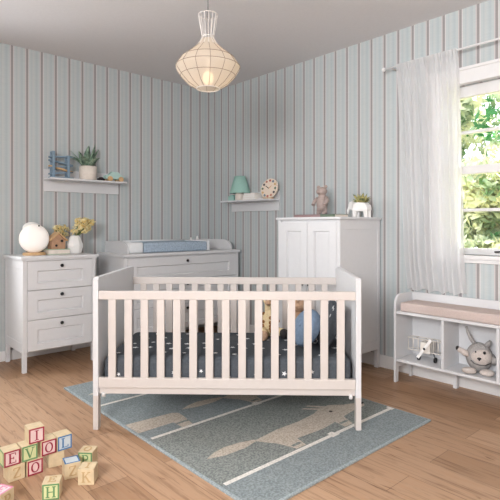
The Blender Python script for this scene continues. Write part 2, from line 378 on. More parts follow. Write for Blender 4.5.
# ------------------------------------------------------------------ cot
cot = thing('baby_cot', 'white slatted baby cot with solid end panels standing on the rug', 'baby cot', (-2.227, -1.831, 0), math.atan2(-.6895, .7243))
CL, CW = 1.436, .75
for x0 in (-.024, CL-.006):
    o = [(0, .19), (0.0, .835), (.012, .848), (CW-.012, .848), (CW, .835), (CW, .19)]
    MB().prism(o, (x0, 0, 0), (0, 1, 0), (0, 0, 1), (.03, 0, 0), 0, .003).build('end_panel', WHITE, cot)  # whiter lacquer than the rails: cool window light put into the colour
    for y in (0, CW-.045):
        MB().box((x0, y, 0 if x0 < 0 and y == 0 else .0125), (x0+.03, y+.045, .192), .003).build('leg', COTW, cot)
for y in (0.004, CW-.03):
    MB().box((.006, y, .724), (CL-.006, y+.026, .772), .005).build('top_rail', COTW, cot)
    m = MB(); m.box((.006, y, .233), (CL-.006, y+.026, .289), .004); m.box((.006, y+.016 if y < .1 else y, .196), (CL-.006, y+.026 if y < .1 else y+.01, .234), .002); m.build('bottom_rail', COTW, cot)
    for i in range(15):
        x = .08+i*.0907
        MB().box((x-.0215, y+.004, .285), (x+.0215, y+.022, .728), .004).build('slat', COTW, cot)
m = MB(); m.box((.01, .03, .215), (CL-.01, CW-.03, .235), .003)
m.build('bed_base', COTW, cot)
for x in (.03, CL-.03):
    for y in (.02, CW-.02): MB().cyl((x, y, .18), (x, y, .205), .011, seg=12).build('bracket', TRIM, cot)
M_cot = cot.matrix_basis.copy() if False else (Matrix.Translation(cot.location) @ Matrix.Rotation(cot.rotation_euler.z, 4, 'Z'))
RZC = cot.rotation_euler.z
def cpt(x, y, z): return M_cot @ Vector((x, y, z))
# mattress
m = MB(); m.box((.02, .036, .236), (CL-.02, CW-.045, .398), .05, seg=6)
for f in m.bm.faces: f.smooth = True
rs = random.Random(3)
for i in range(12):
    for j in range(5):
        x = .1+i*.112+rs.uniform(-.03, .03)+(j % 2)*.05; y = .12+j*.12+rs.uniform(-.03, .03)
        if x < CL-.08: m.prism(star(rs.choice((.012, .015, .02)), 5, rs.uniform(0, 6)), (x, y, .3978), (1, 0, 0), (0, 1, 0), (0, 0, .0012), 1)
for i in range(9):
    m.prism(star(rs.choice((.012, .016)), 5, rs.uniform(0, 6)), (.11+i*.155, .0365, .30+rs.uniform(-.01, .03)), (1, 0, 0), (0, 0, 1), (0, -.0012, 0), 1)
mat = tag(m.build('mattress', [DARKG, STAR], None, cot.location, (0, 0, RZC)), 'cot mattress in a charcoal sheet printed with white stars', 'mattress')

def pillow_mesh(w, h, t, n=14, pw=2.2):
    mb = MB(); V = {}
    for sgn in (1, -1):
        for i in range(n+1):
            for j in range(n+1):
                u = -1+2*i/n; v = -1+2*j/n
                edge = i in (0, n) or j in (0, n)
                if edge and sgn == -1: V[sgn, i, j] = V[1, i, j]; continue
                k = ((1-abs(u)**pw)*(1-abs(v)**pw))**.5
                sx = 1-.07*(1-abs(v)**2)*abs(u)**4; sy = 1-.07*(1-abs(u)**2)*abs(v)**4
                V[sgn, i, j] = mb.bm.verts.new((u*w/2*sx, v*h/2*sy, sgn*t/2*k))
        for i in range(n):
            for j in range(n):
                q = (V[sgn, i, j], V[sgn, i+1, j], V[sgn, i+1, j+1], V[sgn, i, j+1])
                f = mb.bm.faces.new(q if sgn == 1 else q[::-1]); f.smooth = True
    return mb
# dark star pillow leaning on the right end
m = pillow_mesh(.36, .29, .12)
for q in range(16):
    u, v = rs.uniform(-.8, .8), rs.uniform(-.8, .8)
    k = ((1-abs(u)**2.2)*(1-abs(v)**2.2))**.5
    m.prism(star(.012, 5, rs.uniform(0, 6)), (u*.18, v*.145, .06*k-.001), (1, 0, 0), (0, 1, 0), (0, 0, .002), 1)
o = m.build('star_pillow', [DARKG, STAR]); o.matrix_world = Matrix.Translation(cpt(1.325, .33, .533)) @ Matrix.Rotation(RZC, 4, 'Z') @ Matrix.Rotation(rad(-68), 4, 'Y') @ Matrix.Rotation(rad(90), 4, 'Z')
tag(o, 'charcoal pillow with white stars leaning on the right end of the cot', 'pillow')
m = MB(); n_ = 28
m.lathe([(.118*sin(rad(q)), .05*math.copysign(abs(cos(rad(q)))**.8, -cos(rad(q)))) for q in range(4, 177, 8)], (0, 0, 0), 36)
m.ball((0, 0, .05), (.012, .012, .006), 0, 10)
o = m.build('cushion', BCUSH); o.matrix_world = Matrix.Translation(cpt(1.185, .30, .513)) @ Matrix.Rotation(RZC, 4, 'Z') @ Matrix.Rotation(rad(-62), 4, 'Y') @ Matrix.Rotation(rad(25), 4, 'X')
tag(o, 'pale blue cushion lying against the star pillow in the cot', 'cushion')
# plush giraffe
g = thing('plush_giraffe', 'cream plush giraffe with brown spots sitting against the back rail of the cot', 'soft toy', cpt(.965, .56, .398), RZC)
m = MB(); m.ball((0, .02, .085), (.06, .055, .09)); m.tube([(0, .03, .14), (-.005, .035, .19), (-.01, .03, .225)], [.035, .026, .024], 12)
for q in range(22):
    a, zz = rs.uniform(pi, 2*pi), rs.uniform(.03, .15); k = (1-((zz-.085)/.09)**2)**.5
    m.ball((.058*k*cos(a), .02+.053*k*sin(a), zz), (.011, .011, .012), 1, 8)
m.build('body', [GIR, GIRS], g)
m = MB(); m.ball((-.01, .015, .235), (.032, .04, .03)); m.ball((-.01, -.02, .228), (.022, .022, .02), 1)
for sx in (-1, 1): m.cyl((-.01+sx*.012, .02, .258), (-.01+sx*.014, .022, .278), .004, seg=8); m.ball((-.01+sx*.04, .02, .248), (.018, .006, .01), 1, 10)
for sx in (-1, 1): m.ball((-.01+sx*.014, -.022, .245), .004, 2, 8)
m.build('head', [GIR, TAN, BLACK], g)
for pts in ([(-.03, 0, .04), (-.045, -.05, .035), (-.04, -.09, .035)], [(.03, 0, .045), (.06, -.04, .04), (.085, -.075, .045)]):
    lg = MB().tube(pts, [.03, .027, .026], 12).build('leg', GIR, g)
    p = Vector(pts[-1]); c = Vector((.008 if p.x > 0 else 0, -.02, -.006))
    MB().ball(p+c, (.03, .028, .032), 0, 14).build('hoof', TAN if p.x < 0 else CHAR, lg)
# teddy
t = thing('teddy_bear', 'tan teddy bear slumped behind the blue cushion in the cot', 'soft toy', cpt(1.165, .60, .398), RZC+rad(75))
MB().ball((0, 0, .085), (.075, .06, .09)).build('body', TAN, t)
m = MB(); m.ball((-.01, -.005, .205), (.055, .05, .05)); m.ball((-.012, -.05, .195), (.024, .016, .02), 1)
for sx in (-1, 1): m.ball((-.01+sx*.045, 0, .245), (.02, .012, .02)); m.ball((-.01+sx*.02, -.048, .22), .005, 2, 8)
m.ball((-.012, -.066, .2), (.007, .005, .005), 2, 8); m.build('head', [TAN, PLUSHL, BLACK], t)
for sx in (-1, 1):
    MB().tube([(sx*.06, -.01, .13), (sx*.09, -.04, .09), (sx*.085, -.07, .05)], [.026, .024, .026], 10).build('arm', TAN, t)
    MB().tube([(sx*.04, -.02, .035), (sx*.055, -.09, .032)], [.034, .032], 12).build('leg', TAN, t)

# ------------------------------------------------------------------ cabinets
def knob(parent, x, y, z):
    MB().lathe([(.004, 0), (.005, .012), (.013, .017), (.014, .023), (.009, .028)], (x, y, z), 18, R=Matrix.Rotation(rad(90), 3, 'X')).build('knob', BLACK, parent)
def carcass(w, d, z0, z1, post=.032):
    m = MB()
    for x in (0, w-.02):
        a = x+.003; m.box((a, .012, z0), (a+.014, d-.012, z1), .001)
    for x in (0, w-post):
        for y in (0, d-post): m.box((x, y, 0), (x+post, y+post, z1), .003)
        xx = x if x == 0 else w-.02
        for za, zb in ((z0, z0+.075), (z1-.075, z1)): m.box((xx, post, za), (xx+.02, d-post, zb), .002)
    m.box((.01, d-.02, z0), (w-.01, d-.008, z1)); m.box((.01, .02, z0), (w-.01, d-.01, z0+.016))
    m.box((post, .012, z1-.02), (w-post, .03, z1))
    return m
def drawer(parent, x, z, w, h, ins, kx=None):
    d = MB().panel(w, h, .02, *ins).build('drawer', WHITE, parent, (x, -.003, z))
    knob(d, w/2, 0, h-.04); return d
# chest
ch = thing('chest_of_drawers', 'white three-drawer chest with black knobs at the left edge', 'chest of drawers', (-2.205, -.48, 0))
carcass(.585, .455, .15, .872).build('body', WHITE, ch)
m = MB(); m.box((-.018, -.02, .872), (.603, .46, .892), .005); m.box((-.008, -.01, .86), (.593, .458, .874), .003); m.build('top', WHITE, ch)
for z, h in ((.632, .224), (.401, .227), (.160, .237)): drawer(ch, .034, z, .517, h, (.075, .075, .05, .075))
# changing dresser
cd = thing('changing_dresser', 'wide white dresser with a changing tray on top, behind the cot', 'changing dresser', (-1.385, -.525, 0))
carcass(1.315, .505, .15, .852, .036).build('body', WHITE, cd)
m = MB(); m.box((-.012, -.018, .854), (1.33, .507, .882), .006); m.build('top', WHITE, cd)
for z, h in ((.622, .218), (.391, .227), (.160, .227)): drawer(cd, .038, z, 1.239, h, (.09, .09, .05, .075))
tr = thing('changing_tray', 'white changing tray with curved side boards on the wide dresser', 'changing tray', (-1.32, -.47, .882))
TW, TD = 1.21, .45
side = [(0, 0), (TD, 0), (TD, .103), (.12, .103)] + [(.12-.12*sin(rad(a)), .025+.078*cos(rad(a))) for a in range(10, 91, 10)]
for x in (0, TW-.018): MB().prism(side, (x, 0, 0), (0, 1, 0), (0, 0, 1), (.018, 0, 0), 0, .002).build('side_board', WHITE, tr)
MB().box((.018, TD-.018, 0), (TW-.018, TD, .103), .002).build('back_board', WHITE, tr)
pd = thing('changing_mat', 'pale blue quilted changing mat lying in the tray on the dresser', 'changing mat', (-1.15, -.465, .883))
m = MB(); m.box((.0, 0, 0), (.72, .42, .092), .022, seg=4)
for f in m.bm.faces: f.smooth = True
m.build('pad', BLUEPAD, pd)
m = MB(); m.box((-.148, -.002, 0), (-.006, .425, .098), .02, seg=4)
for f in m.bm.faces: f.smooth = True
m.build('bolster', PADW, pd)
m = MB(); m.box((.722, -.002, 0), (.752, .425, .098), .013, seg=4)
for f in m.bm.faces: f.smooth = True
m.build('bolster', PADW, pd)
MB().tube([(.0, .405, .094), (.72, .405, .094)], .012, 12).build('piping', PADW, pd)
# wardrobe
wd = thing('wardrobe', 'low white two-door wardrobe with panelled side against the right wall', 'wardrobe', (-.535, -1.572, 0), -pi/2)
WDW, WDD, WZ = .635, .517, 1.2
carcass(WDW, WDD, .148, WZ-.02, .034).build('body', WHITE, wd)
m = MB(); m.box((-.014, -.016, WZ-.02), (WDW+.014, WDD+.004, WZ), .005); m.build('top', WHITE, wd)
dw = (WDW-.068-.004)/2
for i in range(2):
    d = MB().panel(dw, WZ-.02-.148-.03, .02, .065, .065, .09, .07).build('door', WHITE, wd, (.034+i*(dw+.004), -.003, .16))
    knob(d, dw-.03 if i == 0 else .03, 0, .52)

# ------------------------------------------------------------------ bench
BY0, BY1, BD, BP = -3.565, -2.48, .245, .018
bn = thing('storage_bench', 'white open-fronted storage bench under the window', 'bench', (-BD-.017, BY1, 0), -pi/2)
BL = BY1-BY0
for x in (0, BL-BP):
    o = [(0, 0), (.035, 0), (.035, .11), (BD-.035, .11), (BD-.035, 0), (BD, 0)] + [(BD, .635)] + [(.07+.0-.07*sin(rad(a)), .555+.08*cos(rad(a))) for a in range(0, 91, 10)]
    MB().prism(o, (x, 0, 0), (0, 1, 0), (0, 0, 1), (BP, 0, 0), 0, .003).build('side_panel', WHITE, bn)
MB().box((BP, .004, .497), (BL-BP, BD-.004, .517), .003).build('seat_board', WHITE, bn)
MB().box((BP, .004, .152), (BL-BP, BD-.004, .170), .003).build('bottom_shelf', WHITE, bn)
MB().box((BP, BD-.016, .517), (BL-BP, BD, .635), .004).build('backrest', WHITE, bn)
MB().box((BP, BD-.012, .17), (BL-BP, BD-.004, .497)).build('back_panel', WHITE, bn)
for k in (1, 2):
    x = k*(BL-BP)/3; MB().box((x, .006, .17), (x+BP, BD-.012, .497), .002).build('divider', WHITE, bn)
    MB().box((x-.004, BD-.06, 0), (x+BP+.004, BD-.02, .152), .003).build('leg', WHITE, bn)
m = MB(); m.box((BP+.026, .012, 0), (BL-BP-.012, BD-.02, .064), .012, seg=3)
for f in m.bm.faces: f.smooth = True
tag(m.build('seat_cushion', BEIGE, None, (-BD-.017, BY1, .517), (0, 0, -pi/2)), 'dusty pink seat cushion on the storage bench', 'cushion')
# plush
pl = thing('plush_monster', 'round grey plush toy with long thin ear in the bench compartment', 'soft toy', (-.135, -3.037, .171), math.atan2(-1.38, -3.27)+pi/2)
m = MB(); m.ball((0, 0, .098), (.082, .066, .095), 0, 28); m.build('body', PLUSH, pl)
m = MB(); m.ball((.008, -.026, .105), (.07, .046, .062), 0, 24); m.build('muzzle', PLUSHL, pl)
MB().ball((-.022, -.066, .145), (.0055, .004, .0055), 0, 10).build('eye', BLACK, pl); MB().ball((.03, -.062, .142), (.009, .005, .011), 0, 12).build('eye', BLACK, pl)
m = MB(); m.ball((.0, -.071, .104), (.014, .006, .008), 0, 10); m.ball((.0, -.071, .097), (.006, .005, .008), 0, 10)
m.build('nose', BLACK, pl)
MB().tube([(-.05, -.056, .085), (-.03, -.066, .068), (0, -.071, .062), (.035, -.066, .063), (.068, -.046, .076)], .0022, 6).build('mouth', BLACK, pl)
MB().tube([(-.02, .0, .17), (-.05, .01, .21), (-.07, .015, .255), (-.078, .015, .29)], [.014, .012, .01, .007], 10).build('ear', PLUSH, pl)
MB().tube([(.04, .0, .17), (.06, 0, .2), (.066, 0, .212)], [.018, .014, .008], 10).build('ear', PLUSH, pl)
a = MB().tube([(-.062, -.02, .11), (-.1, -.03, .13), (-.128, -.03, .148)], [.022, .019, .016], 10).build('arm', PLUSHL, pl)
MB().ball((-.131, -.03, .15), (.012, .014, .015), 0, 10).build('paw', CHAR, a)
MB().tube([(.07, 0, .11), (.09, -.03, .09), (.088, -.045, .07)], [.022, .019, .016], 10).build('arm', PLUSH, pl)
for sx, yy in ((-.06, -.075), (.045, -.085)): MB().ball((sx, yy, .022), (.045, .03, .022), 0, 16).build('foot', PLUSHL, pl)
# plane
ap = thing('toy_biplane', 'white wire toy biplane with propeller in the left bench compartment', 'toy plane', (-.145, -2.685, .171), -pi/2+rad(4))
PW = paint('plane_white', (222, 216, 208), .6, .03)
for z in (.07, .155): 
    m = MB(); m.tube([(-.135, -.04, z), (.135, -.04, z), (.135, .03, z), (-.135, .03, z), (-.135, -.04, z)], .0032, 8)
    for x in (-.08, -.02, .03, .09): m.tube([(x, -.04, z), (x, .03, z)], .002, 6)
    m.build('wing', PW, ap)
for x in (-.13, -.09, -.055, .055, .09, .13):
    for y in (-.04, .03): MB().tube([(x, y, .07), (x, y, .155)], .0024, 6).build('strut', PW, ap)
m = MB(); m.box((-.035, -.055, .062), (.035, .055, .14), .006); m.cyl((0, .055, .1), (0, .09, .11), .026, .01, 16); m.build('fuselage', PW, ap)
m = MB(); m.prism([(-.011, -.085), (.011, -.085), (.008, 0), (.011, .085), (-.011, .085), (-.008, 0)], (0, -.064, .098), (.82, 0, -.57), (.57, 0, .82), (0, -.005, 0), 0, .001); m.build('propeller', PORC, ap)
MB().ball((0, -.068, .098), (.009, .006, .009), 0, 10).build('hub', BLACK, ap)
for x in (-.06, .06):
    wv = MB(); wv.cyl((x-.006, -.02, .02), (x+.006, -.02, .02), .02, seg=18); wv.tube([(x, -.02, .02), (x*.7, -.01, .066)], .003, 6); wv.build('wheel', BLACK, ap)

# ------------------------------------------------------------------ wall shelves
def wall_shelf(label, loc, rz, Ln):
    s = thing('wall_shelf', label, 'shelf', loc, rz, None)
    MB().box((0, -.016, 0), (Ln, 0, .195), .002).build('back_board', WHITE, s)
    MB().box((0, -.175, .097), (Ln+.008, -.016, .112), .002).build('shelf_board', WHITE, s)
    return s
wall_shelf('white wall shelf above the chest of drawers holding a potted aloe', (-1.885, 0, 1.437), 0, .71)
wall_shelf('white wall shelf beside the wardrobe holding a teal lamp', (0, -.35, 1.281), -pi/2, .72)
SZL, SZR = 1.549, 1.393
# marble tower toy
tt = thing('toy_ramp_tower', 'blue wooden ramp tower toy on the left wall shelf', 'toy', (-1.765, -.095, SZL))
for x in (-.075, .055): 
    m = MB()
    for y in (-.028, .028): m.box((x-.011, y-.006, 0), (x+.011, y+.006, .235 if x < 0 else .205), .002)
    m.box((x-.011, -.022, .222 if x < 0 else .192), (x+.011, .022, .235 if x < 0 else .205), .001)
    m.build('post', BLUET, tt)
for k, (z0, z1, mm) in enumerate(((.15, .115, BLUET), (.082, .112, BLUET), (.10, .055, WOODT), (.03, .055, BLUET), (.178, .192, BLUET))):
    m = MB(); m.prism([(-.105, z0), (.1, z1), (.1, z1+.013), (-.105, z0+.013)], (0, -.02, 0), (1, 0, 0), (0, 0, 1), (0, .04, 0), 0, .001); m.build('ramp', mm, tt)
MB().box((-.1, -.04, 0), (.1, .04, .012), .003).build('base', BLUET, tt)
# aloe
pt = thing('potted_aloe', 'green aloe in a round cream pot on the left wall shelf', 'potted plant', (-1.52, -.095, SZL))
MB().lathe([(.066, 0), (.074, .006), (.078, .06), (.078, .125), (.07, .128), (.068, .112), (0.001, .11)], (0, 0, 0), 32).build('pot', CREAM, pt)
MB().lathe([(.068, .104), (.001, .114)], (0, 0, 0), 20, caps=False).build('soil', paint('soil', (70, 58, 48), 1, .2, 80), pt)
rl = random.Random(5)
for i in range(13):
    a = 2*pi*i/13*2.4+rl.uniform(-.2, .2); tilt = [.2, .45, .75, 1.0, 1.15][i % 5]; ln = rl.uniform(.21, .26)*(1-.12*(tilt > .8)); 
    m = MB(); n = 8; prev = None
    for j in range(n+1):
        s_ = j/n; th = tilt*(.5+1.0*s_); r = .018+ln*sin(tilt*(.6+.6*s_))*s_; z = .105+ln*s_*cos(tilt*(.5+.55*s_))
        wd_ = .036*(1-s_**2.2)+.0015; c = Vector((r*cos(a), min(r*sin(a), .075), z)); u = Vector((-sin(a), cos(a), 0))*wd_; k = Vector((cos(a)*.4, sin(a)*.4, -.9))*(.008*(1-s_))
        ring = [m.bm.verts.new(c-u), m.bm.verts.new(c+k), m.bm.verts.new(c+u), m.bm.verts.new(c-k*.2)]
        if prev:
            for q in range(4):
                f = m.bm.faces.new((prev[q], prev[(q+1) % 4], ring[(q+1) % 4], ring[q])); f.smooth = True
        prev = ring
    m.build('leaf', ALOE, pt)
def toy_car(label, loc, L_, mat, rz=0, wm=WOODT):
    c = thing('toy_car', label, 'toy car', loc, rz, 'toy cars on the left wall shelf'); k = L_/.19
    m = MB(); o = [(-.095, .022), (.095, .022), (.097, .05), (.06, .058), (.035, .09), (-.03, .092), (-.055, .06), (-.095, .055)]
    m.prism([(x*k, z*k) for x, z in o], (0, -.03*k, 0), (1, 0, 0), (0, 0, 1), (0, .06*k, 0), 0, .006*k); m.build('body', mat, c)
    for x in (-.055, .055):
        for y in (-.036, .036): MB().cyl((x*k, (y-.007)*k, .024*k), (x*k, (y+.007)*k, .024*k), .024*k, seg=18).build('wheel', wm, c)
toy_car('mint green wooden toy car at the right end of the wall shelf', (-1.268, -.105, SZL), .19, MINT)
toy_car('tiny dark toy car in front of the aloe pot', (-1.41, -.13, SZL), .07, CHAR, .1, BLACK)

# right wall shelf
lm = thing('table_lamp', 'small lamp with teal shade and cream base on the right shelf', 'lamp', (-.095, -.58, SZR))
MB().lathe([(.044, 0), (.05, .006), (.05, .05), (.046, .076), (.02, .084)], (0, 0, 0), 28).build('base', CREAM, lm)
m = MB(); m.lathe([(.11, .075), (.109, .079), (.056, .252), (.053, .252), (.104, .082), (.105, .075)], (0, 0, 0), 36, caps=False); m.build('lamp_shade', TEAL, lm)
MB().cyl((0, 0, .07), (0, 0, .2), .008, seg=10).build('stem', TRIM, lm)
bx = MB(); bx.box((-.045, -.03, 0), (.045, .03, .055), .006); bx.lathe([(.03, .055), (.03, .062), (.005, .068)], (0, 0, 0), 16)
tag(bx.build('trinket_box', TEAL, None, (-.075, -.44, SZR), (0, 0, -pi/2)), 'little teal box left of the teal lamp', 'box')
for k, (h, l, c, lab) in enumerate(((.022, .19, CREAM, 'cream book at the bottom of the shelf stack beside the clock'), (.02, .17, PORC, 'white book in the middle of the shelf stack beside the clock'), (.02, .15, CREAM, 'small cream book on top of the shelf stack beside the clock'))):
    t = thing('book', lab, 'book', (-.115, -.80, SZR+[0, .022, .042][k]), -pi/2+.05*k, 'books on the right wall shelf')
    m = MB(); m.box((-l/2, -.06, 0), (l/2, .06, .003), .001); m.box((-l/2, -.06, h-.003), (l/2, .06, h), .001); m.box((-l/2, .056, 0), (l/2, .06, h), .001); m.build('cover', c, t)
    MB().box((-l/2+.004, -.057, .003), (l/2-.004, .056, h-.003)).build('pages', PORC, t)
ck = thing('learning_clock', 'round cream toy clock with coloured number dots on the right shelf', 'clock', (-.10, -1.0, SZR), -pi/2)
Mt = Matrix.Rotation(rad(-14), 4, 'X')
ck.rotation_euler = (0, 0, -pi/2+rad(6))
m = MB(); m.cyl((0, -.008, .105), (0, .008, .105), .102, seg=48, smooth=False); m.xform(Mt); m.build('face', paint('clock_wood', (228, 212, 196), .6, .05), ck)
cc = [(178, 104, 100), (118, 136, 152), (206, 172, 122), (112, 130, 112), (84, 80, 84), (190, 132, 116)]
for i in range(12):
    a = pi/2-2*pi*i/12; m = MB(); p = Vector((.08*cos(a), -.008, .105+.08*sin(a))); m.cyl(p, p+Vector((0, -.005, 0)), .0115, seg=14, smooth=False); m.xform(Mt)
    m.build('number_dot', paint('dot_%d' % i, cc[i % 6], .5, .02), ck)
m = MB(); m.prism([(-.004, 0), (.004, 0), (.003, .05), (0, .056), (-.003, .05)], (0, -.0085, .105), (.5, 0, .86), (-.86, 0, .5), (0, -.003, 0)); m.xform(Mt); m.build('hand', BLACK, ck)
m = MB(); m.prism([(-.004, 0), (.004, 0), (.003, .036), (0, .04), (-.003, .036)], (0, -.0095, .105), (.7, 0, -.7), (.7, 0, .7), (0, -.003, 0)); m.xform(Mt); m.build('hand', WOODT, ck)
MB().box((-.05, -.02, 0), (.05, .03, .012), .003).build('stand', WOODT, ck)

# ------------------------------------------------------------------ on the chest
CT = .892
nl = thing('night_light', 'glowing white round night light on a wooden base on the chest', 'night light', (-2.045, -.25, CT), math.radians(-8))
MB().lathe([(.085, 0), (.088, .004), (.088, .018), (.08, .022)], (0, 0, 0), 32).build('base', WOODT, nl)
MB().ball((0, 0, .135), (.116, .08, .117), 0, 40).build('globe', NIGHT, nl)
MB().ball((-.012, .035, .222), (.072, .04, .05), 0, 20).build('cap', PORC, nl)
MB().ball((.03, -.035, .24), (.008, .006, .006), 0, 10).build('switch', BLACK, nl)
gb = thing('book', 'pale green book lying under the wooden bird house', 'book', (-1.862, -.235, CT), 0)
m = MB(); m.box((-.085, -.06, 0), (.1, .07, .006), .002); m.box((-.085, -.06, .038), (.1, .07, .044), .002); m.box((-.085, .064, 0), (.1, .07, .044), .002); m.build('cover', GREENB, gb)
MB().box((-.082, -.057, .006), (.096, .064, .038)).build('pages', CREAM, gb)
bh = thing('bird_house', 'small tan wooden bird house standing on the pale green book', 'bird house', (-1.857, -.235, CT+.044), rad(4))
HW = paint('bird_house_wood', (176, 138, 110), .7, .12, 30)
MB().prism([(-.06, 0), (.06, 0), (.06, .075), (0, .125), (-.06, .075)], (0, -.04, 0), (1, 0, 0), (0, 0, 1), (0, .08, 0), 0, .002).build('body', HW, bh)
m = MB(); m.prism([(-.075, .066), (0, .13), (.075, .066), (.08, .074), (0, .143), (-.08, .074)], (0, -.05, 0), (1, 0, 0), (0, 0, 1), (0, .1, 0)); m.build('roof', WOODT, bh)
m = MB()
for x, z, r in ((.028, .068, .012), (-.02, .03, .01)): m.cyl((x, -.0425, z), (x, -.039, z), r, seg=16)
m.build('entrance_hole', CHAR, bh)
def bouquet(parent, base, n, R, H, rr, spread, fl, seed, part='flower'):
    r_ = random.Random(seed); m = MB(); f_ = MB()
    for i in range(n):
        a = r_.uniform(0, 2*pi); q = spread*r_.random()**.5; h = H*r_.uniform(.3, 1)
        p = Vector(base)+Vector((q*cos(a), q*sin(a)*.6, h)); m.tube([base, (Vector(base)*.45+p*.55)+Vector((0, 0, h*.1)), p], .0016, 5)
        for k in range(16):
            d = Vector((r_.gauss(0, 1), r_.gauss(0, 1), r_.gauss(0, 1))).normalized(); c = p+d*rr*r_.uniform(.3, 1); u = d.orthogonal().normalized(); v = d.cross(u); s_ = rr*.55
            f_.ngon([c-u*s_, c+v*s_*.6, c+u*s_, c-v*s_*.6+d*.004])
    m.build('stem', STEM, parent); f_.build(part, fl, parent)
vs = thing('vase', 'white faceted vase of dried yellow flowers on the chest', 'vase', (-1.705, -.25, CT))
m = MB(); m.lathe([(.045, 0), (.056, .008), (.07, .06), (.068, .085), (.045, .14), (.033, .156), (.022, .156), (.03, .13), (.001, .12)], (0, 0, 0), 9, smooth=False); m.build('vessel', PORC, vs)
bouquet(vs, Vector((0, 0, .13)), 50, 0, .165, .026, .085, FLOWER, 11)
for o in vs.children:
    if o.name.startswith(('stem', 'flower')): 
        for v in o.data.vertices: v.co.x += max(0, v.co.z-.13)*.6
df = thing('dried_bouquet', 'small dried yellow bouquet behind the wooden bird house', 'dried flowers', (-1.765, -.10, CT))
MB().lathe([(.025, 0), (.03, .01), (.03, .07), (.02, .09)], (0, 0, 0), 20).build('vessel', CREAM, df)
bouquet(df, Vector((0, 0, .085)), 26, 0, .15, .022, .06, FLOWER, 12)
# ------------------------------------------------------------------ on the changing dresser
def figurine(loc, h, label):
    t = thing('bottle', label, 'bottle', loc, 0, 'white bottles behind the changing mat'); k = h/.1
    MB().lathe([(.022*k, 0), (.025*k, .004*k), (.024*k, .045*k), (.01*k, .06*k), (.008*k, .07*k)], (0, 0, 0), 20).build('body', PORC, t)
    MB().lathe([(.009*k, .068*k), (.012*k, .074*k), (.004*k, .1*k)], (0, 0, 0), 16).build('cap', PORC, t)
figurine((-.275, -.075, .882), .14, 'taller white bottle at the right behind the blue changing mat')
figurine((-.365, -.085, .882), .125, 'shorter white bottle at the left behind the blue changing mat')
# ------------------------------------------------------------------ on the wardrobe
for lab, y0, y1, x, mm, h in (('rose coloured book flat on the wardrobe under the figurine', -1.58, -1.875, -.26, PINKB, .026), ('sage green book flat on the wardrobe beside the figurine', -1.89, -2.035, -.29, OLIVE, .026)):
    t = thing('book', lab, 'book', (x, (y0+y1)/2, WZ), -pi/2); l = abs(y1-y0)
    m = MB(); m.box((-l/2, -.09, 0), (l/2, .09, .004), .001); m.box((-l/2, -.09, h-.004), (l/2, .09, h), .001); m.box((-l/2, -.09, 0), (l/2, -.085, h), .001); m.build('cover', mm, t)
    MB().box((-l/2+.003, -.085, .004), (l/2-.004, .086, h-.004)).build('pages', CREAM, t)
fg = thing('bear_figurine', 'pinkish wooden bear figurine standing on the rose book', 'figurine', (-.235, -1.79, WZ+.026), -pi/2-.1); fg.scale = (1.3, 1.2, 1.08)
m = MB(); m.ball((0, 0, .085), (.042, .034, .06)); m.ball((0, 0, .135), (.03, .026, .03)); m.build('body', FIG, fg)
m = MB(); m.ball((0, -.004, .18), (.04, .034, .034)); m.ball((0, -.034, .172), (.016, .012, .012))
m.build('head', FIG, fg)
for sx in (-1, 1):
    MB().ball((sx*.032, 0, .213), (.015, .008, .015), 0, 12).build('ear', FIG, fg)
    MB().tube([(sx*.036, 0, .13), (sx*.058, -.014, .1), (sx*.05, -.032, .075)], [.014, .013, .014], 10).build('arm', FIG, fg)
    MB().tube([(sx*.022, 0, .05), (sx*.026, -.002, .014), (sx*.026, -.016, .012)], [.02, .018, .012], 10).build('leg', FIG, fg)
ep = thing('elephant_planter', 'white faceted elephant planter with a succulent on the wardrobe', 'planter', (-.15, -2.125, WZ), -pi/2); ep.scale = (1.12, 1.12, 1.12)
m = MB()
o = [(-.07, .05), (-.078, .075), (-.06, .1), (-.02, .108), (.035, .104), (.06, .085), (.065, .05), (.03, .042), (-.03, .042)]
m.prism(o, (0, -.03, 0), (1, 0, 0), (0, 0, 1), (0, .06, 0), 0, .008); m.build('body', PORC, ep)
for x in (-.045, .045):
    for y in (-.02, .02): MB().cyl((x, y, .055), (x*1.08, y, 0), .017, .014, 6, smooth=False).build('leg', PORC, ep)
m = MB(); m.ball((-.08, 0, .085), (.032, .026, .032), 0, 8); 
for f in m.bm.faces: f.smooth = False
m.build('head', PORC, ep)
MB().tube([(-.1, 0, .08), (-.116, 0, .05), (-.118, 0, .018)], [.014, .011, .007], 6).build('trunk', PORC, ep)
for sy in (-1, 1): MB().prism([(0, -.03), (.03, -.02), (.032, .02), (0, .028)], (-.085, sy*.026, .085), (1, sy*.35, 0), (0, 0, 1), (0, sy*.004, 0)).build('ear', PORC, ep)
m = MB(); rp = random.Random(9)
for i in range(34):
    a = rp.uniform(0, 2*pi); el = rp.uniform(.2, 1.4); d = Vector((cos(a)*cos(el), sin(a)*cos(el), sin(el))); c = Vector((.0+rp.uniform(-.02, .02), rp.uniform(-.012, .012), .102)); l = rp.uniform(.05, .085); u = d.orthogonal().normalized()*.007; v = d.cross(u).normalized()*.003
    m.ngon([c-u*.5, c+d*l*.6-u, c+d*l, c+d*l*.6+u, c+u*.5]); m.ngon([c-u*.5+v, c+d*l*.6+v*2, c+d*l, c+d*l*.6+u*1.2, c+u*.5])
m.build('succulent', SUCC, ep)

